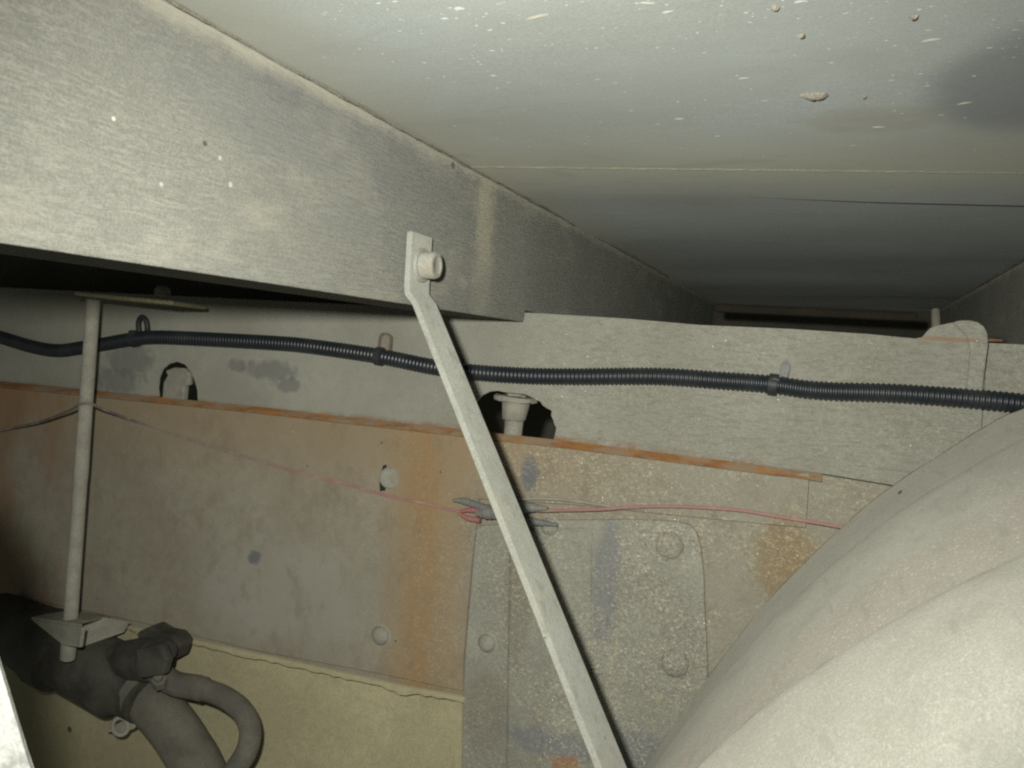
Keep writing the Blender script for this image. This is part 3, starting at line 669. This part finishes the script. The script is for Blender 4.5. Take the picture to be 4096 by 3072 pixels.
hb = mk('bolt_head', *lathe(bc + Vector((.0026, 0, 0)), (1, 0, 0), ((0, .0125), (.012, .0122), (.0135, .0112), (.0138, .0085), (.0128, .0075)), 24), BOLT, wsh, True)

# ------------------------------------------------------------------ upright rod with its clamp
YD = 0.885
rt, rb = UY(374, 1196, YD), UY(271, 2640, YD)
rod = thing('hanger_rod', 'upright dusty rod in front of the rail near the left edge, clamped at its foot', 'rod', rb)
ax = (rt - rb)
mk('rod', *lathe(rb, ax, ((0, .008), (.002, .0102), (.055, .0104), (.056, .0092), (ax.length * .5, .0091), (ax.length * .52, .0096), (ax.length * .7, .0090), (ax.length, .0088)), 18), ROD, rod, True)
pa, pb_ = UY(296, 1180, .785), UY(690, 1219, .785)
dx = (pb_ - pa)
mk('top_plate', *prism([pa, pb_, pb_ + Vector((-.05, .115, .0)), pa + Vector((-.05, .115, .0))], (0, 0, .0045)), plain('ochre_plate_edge', (.33, .29, .17), (.27, .24, .14), 40), rod, bevel=.0008)
bp = UY(650, 1178, .80)
mk('plate_bolt', *lathe(bp, (0, 0, 1), ((-.003, .009), (.004, .0095), (.009, .007), (.011, .003)), 12), BOLTD, rod, True)
# folded saddle clamp at the foot
cl = thing('saddle_clamp', 'folded saddle clamp at the foot of the upright rod', 'clamp', UY(275, 2520, YD))
kf = UY(125, 2468, YD + .03); kr = UY(330, 2498, YD - .045); kb = UY(270, 2438, YD + .09); kr2 = UY(440, 2462, YD + .09); kw = UY(505, 2488, YD + .085)
mk('top_leaf', *prism([kf, kr, UY(325, 2485, YD - .02), kr2, kb], (0, 0, -.004)), ROD, cl, bevel=.001)
mk('front_skirt', *prism([kf + Vector((0, 0, -.004)), kr + Vector((0, 0, -.004)), UY(318, 2590, YD - .035), UY(248, 2580, YD - .02)], (.002, .004, 0)), ROD, cl, bevel=.001)
mk('side_leaf', *prism([UY(318, 2500, YD + .035), UY(415, 2470, YD + .06), kw, UY(480, 2530, YD + .085), UY(312, 2588, YD + .035)], (.003, .005, -.001)), ROD, cl, bevel=.001)

# ------------------------------------------------------------------ dark valve and hoses in the lower left
vb = thing('valve', 'dark greasy valve casting under the rail in the lower left', 'valve', UY(400, 2900, 1.0))
YV = .955
va, vz = UY(150, 2560, YV), UY(610, 2790, YV)
axv = vz - va
k_ = YV * 1.25 / 3414
vbody = mk('body', *lathe(va - axv * .4, axv, ((0, 120 * k_), (.10, 150 * k_), (.12, 168 * k_), (.15, 168 * k_), (.155, 140 * k_), (axv.length * 1.15, 150 * k_), (axv.length * 1.2, 120 * k_), (axv.length * 1.36, 118 * k_), (axv.length * 1.38, 90 * k_)), 26), DARK, vb, True)
vp = UY(560, 2640, YV - .01)
mk('upper_port', *lathe(vp, UY(720, 2640, YV - .02) - vp, ((-.05, 72 * k_), (.0, 88 * k_), (.03, 85 * k_), (.034, 60 * k_), (.05, 58 * k_), (.052, 45 * k_)), 18), DARK, vb, True)
mk('port_bolt', *lathe(UY(665, 2600, YV - .03), (.6, -.6, .2), ((0, 42 * k_), (.010, 42 * k_), (.013, 36 * k_), (.014, 20 * k_), (.011, 18 * k_)), 14), DARK, vbody, True)
mk('lug', *prism([UY(545, 2530, YV), UY(600, 2505, YV), UY(640, 2530, YV), UY(690, 2540, YV), UY(720, 2580, YV), UY(700, 2640, YV), UY(560, 2640, YV)], (0, .03, 0)), DARK, vb, bevel=.004)
pp = UY(482, 2905, YV - .02)
mk('ring_fitting', *tube([pp + Vector((.0105 * math.cos(a), .004 * math.cos(a), .0125 * math.sin(a))) for a in [2 * math.pi * k / 20 for k in range(20)]], .0032, 8, closed=True), ROD, vbody, True)
mk('drain_tab', *prism([UY(495, 2880, YV - .015), UY(545, 2900, YV - .015), UY(535, 2915, YV - .015), UY(490, 2935, YV - .015), UY(420, 2925, YV - .015), UY(440, 2912, YV - .015)], (0, .006, 0)), ROD, vbody, bevel=.001)
mk('hose_collar', *lathe(UY(575, 2765, .955), UY(650, 2835, .95) - UY(575, 2765, .955), ((-.006, 100 * k_), (-.006, 118 * k_), (.008, 119 * k_), (.008, 100 * k_)), 26), HOSE, vbody, True)
mk('bleed_screw', *lathe(UY(640, 2735, YV - .05), (.3, -.5, .7), ((0, 30 * k_), (.012, 28 * k_), (.013, 18 * k_), (.02, 17 * k_)), 6), HOSE, vbody)
mk('cover_plate', *prism([UY(540, 2600, YV - .075), UY(640, 2575, YV - .075), UY(668, 2640, YV - .07), UY(650, 2700, YV - .07), UY(560, 2715, YV - .07)], (0.002, .012, 0)), DARK, vbody, bevel=.003)
P = catmull([UY(a, b, y) for a, b, y in ((530, 2750, .965), (610, 2815, .955), (685, 2900, .945), (745, 2990, .94), (800, 3090, .935), (870, 3300, .93), (950, 3500, .93))], 10)
tag(mk('thick_hose', *tube(P, lambda i, s: (112 if i < 5 else 96) * k_, 22), HOSE, None, True, loc=P[0]), 'thick dusty hose leaving the dark valve towards the bottom edge', 'hose')
P = catmull([UY(a, b, y) for a, b, y in ((600, 2660, .94), (690, 2730, .93), (795, 2752, .92), (890, 2785, .92), (965, 2840, .92), (1000, 2915, .915), (990, 2995, .91), (950, 3065, .905), (890, 3150, .90), (820, 3300, .90))], 10)
tag(mk('bent_hose', *tube(P, lambda i, s: (41 if i > 22 else 47) * k_, 18), HOSE, None, True, loc=P[0]), 'thinner hose bent in a hook beside the thick hose', 'hose')

# ------------------------------------------------------------------ mudguard filling the lower right
Am = [(5600, 1170), (5100, 1290), (4700, 1420), (4400, 1520), (4096, 1645), (3966, 1702), (3606, 1931), (3389, 2102), (3100, 2386), (2963, 2555), (2740, 2850), (2594, 3072), (2400, 3420), (2300, 3650)]
Cm = [(5700, 1690), (5200, 1820), (4800, 1960), (4500, 2060), (4096, 2231), (3870, 2335), (3657, 2446), (3420, 2588), (3194, 2737), (2990, 2895), (2800, 3072), (2640, 3250), (2480, 3480), (2380, 3680)]
NL = 96
A3 = resample(catmull([UY(a, b, .93) for a, b in Am], 10), NL)
C3 = resample(catmull([UY(a, b, .62) for a, b in Cm], 10), NL)
Dm = [(5800, 2260), (5350, 2380), (4950, 2520), (4650, 2640), (4400, 2740), (4200, 2840), (4040, 2950), (3890, 3070), (3770, 3170), (3650, 3280), (3520, 3400), (3400, 3530), (3280, 3680), (3180, 3830)]
D3 = resample(catmull([UY(a, b, .47) for a, b in Dm], 10), NL)
prof = [(-.03, -.012), (0.0, -.002), (.010, .0012), (.030, .0016), (.05, .0006), (.16, .0), (.27, -.0010), (.290, -.0008), (.300, .0), (.312, .0018), (.33, .0028), (.38, .0036), (.50, .0032), (.62, .0018), (.72, .0), (.82, -.0018), (.90, -.0028), (.96, -.0032), (.99, -.0028), (1.0, -.0018), (1.010, .0004), (1.03, .0020), (1.08, .0034), (1.18, .0050), (1.30, .0068), (1.45, .0080), (1.60, .0080), (1.76, .0055), (1.88, .000), (1.94, -.008), (1.97, -.022), (1.98, -.06)]
V, Fc = [], []
rows = []
for s, h in prof:
    row = []
    for k in range(NL):
        if s <= 1: p = A3[k].lerp(C3[k], s)
        elif s <= 2: p = C3[k].lerp(D3[k], s - 1)
        else: p = D3[k] + (D3[k] - C3[k]) * (s - 2)
        row.append(p)
    rows.append(row)
def nrm_at(i, k):
    a = rows[min(i + 1, len(rows) - 1)][k] - rows[max(i - 1, 0)][k]; b = rows[i][min(k + 1, NL - 1)] - rows[i][max(k - 1, 0)]
    q = a.cross(b).normalized()
    return q if q.dot(-rows[i][k]) > 0 else -q
for i, (s, h) in enumerate(prof):
    for k in range(NL):
        V.append(rows[i][k] + nrm_at(i, k) * (h + .0005 * math.sin(k * .9 + i) * math.sin(k * .31)))
M = len(prof)
for i in range(M - 1):
    for k in range(NL - 1): Fc.append((i * NL + k, i * NL + k + 1, (i + 1) * NL + k + 1, (i + 1) * NL + k))
mg = mk('mudguard', V, Fc, FEN, None, True, loc=rows[16][30])
at = mg.data.attributes.new('across', 'FLOAT', 'POINT')
at.data.foreach_set('value', [s_ for s_, h in prof for k in range(NL)])
mod = mg.modifiers.new('thickness', 'SOLIDIFY'); mod.thickness = .004; mod.offset = 0
tag(mg, 'large smooth curved pale mudguard with stepped rim filling the lower right corner', 'mudguard')

# ------------------------------------------------------------------ pale plate close to the lens, lower left
YN = .235
out = [(123, 3080), (62, 2880), (0, 2676), (-45, 2480), (-62, 2260), (-62, 2060), (-95, 1880), (-190, 1730), (-330, 1620), (-600, 1560), (-1000, 1560), (-1200, 3700), (330, 3700)]
tag(mk('near_plate', *prism([UY(a, b, YN) for a, b in out], (-.016, .012, 0)), NEAR, None, bevel=.0015, loc=UY(0, 3072, YN)), 'bright mottled plate edge close to the lens in the lower left corner', 'plate')
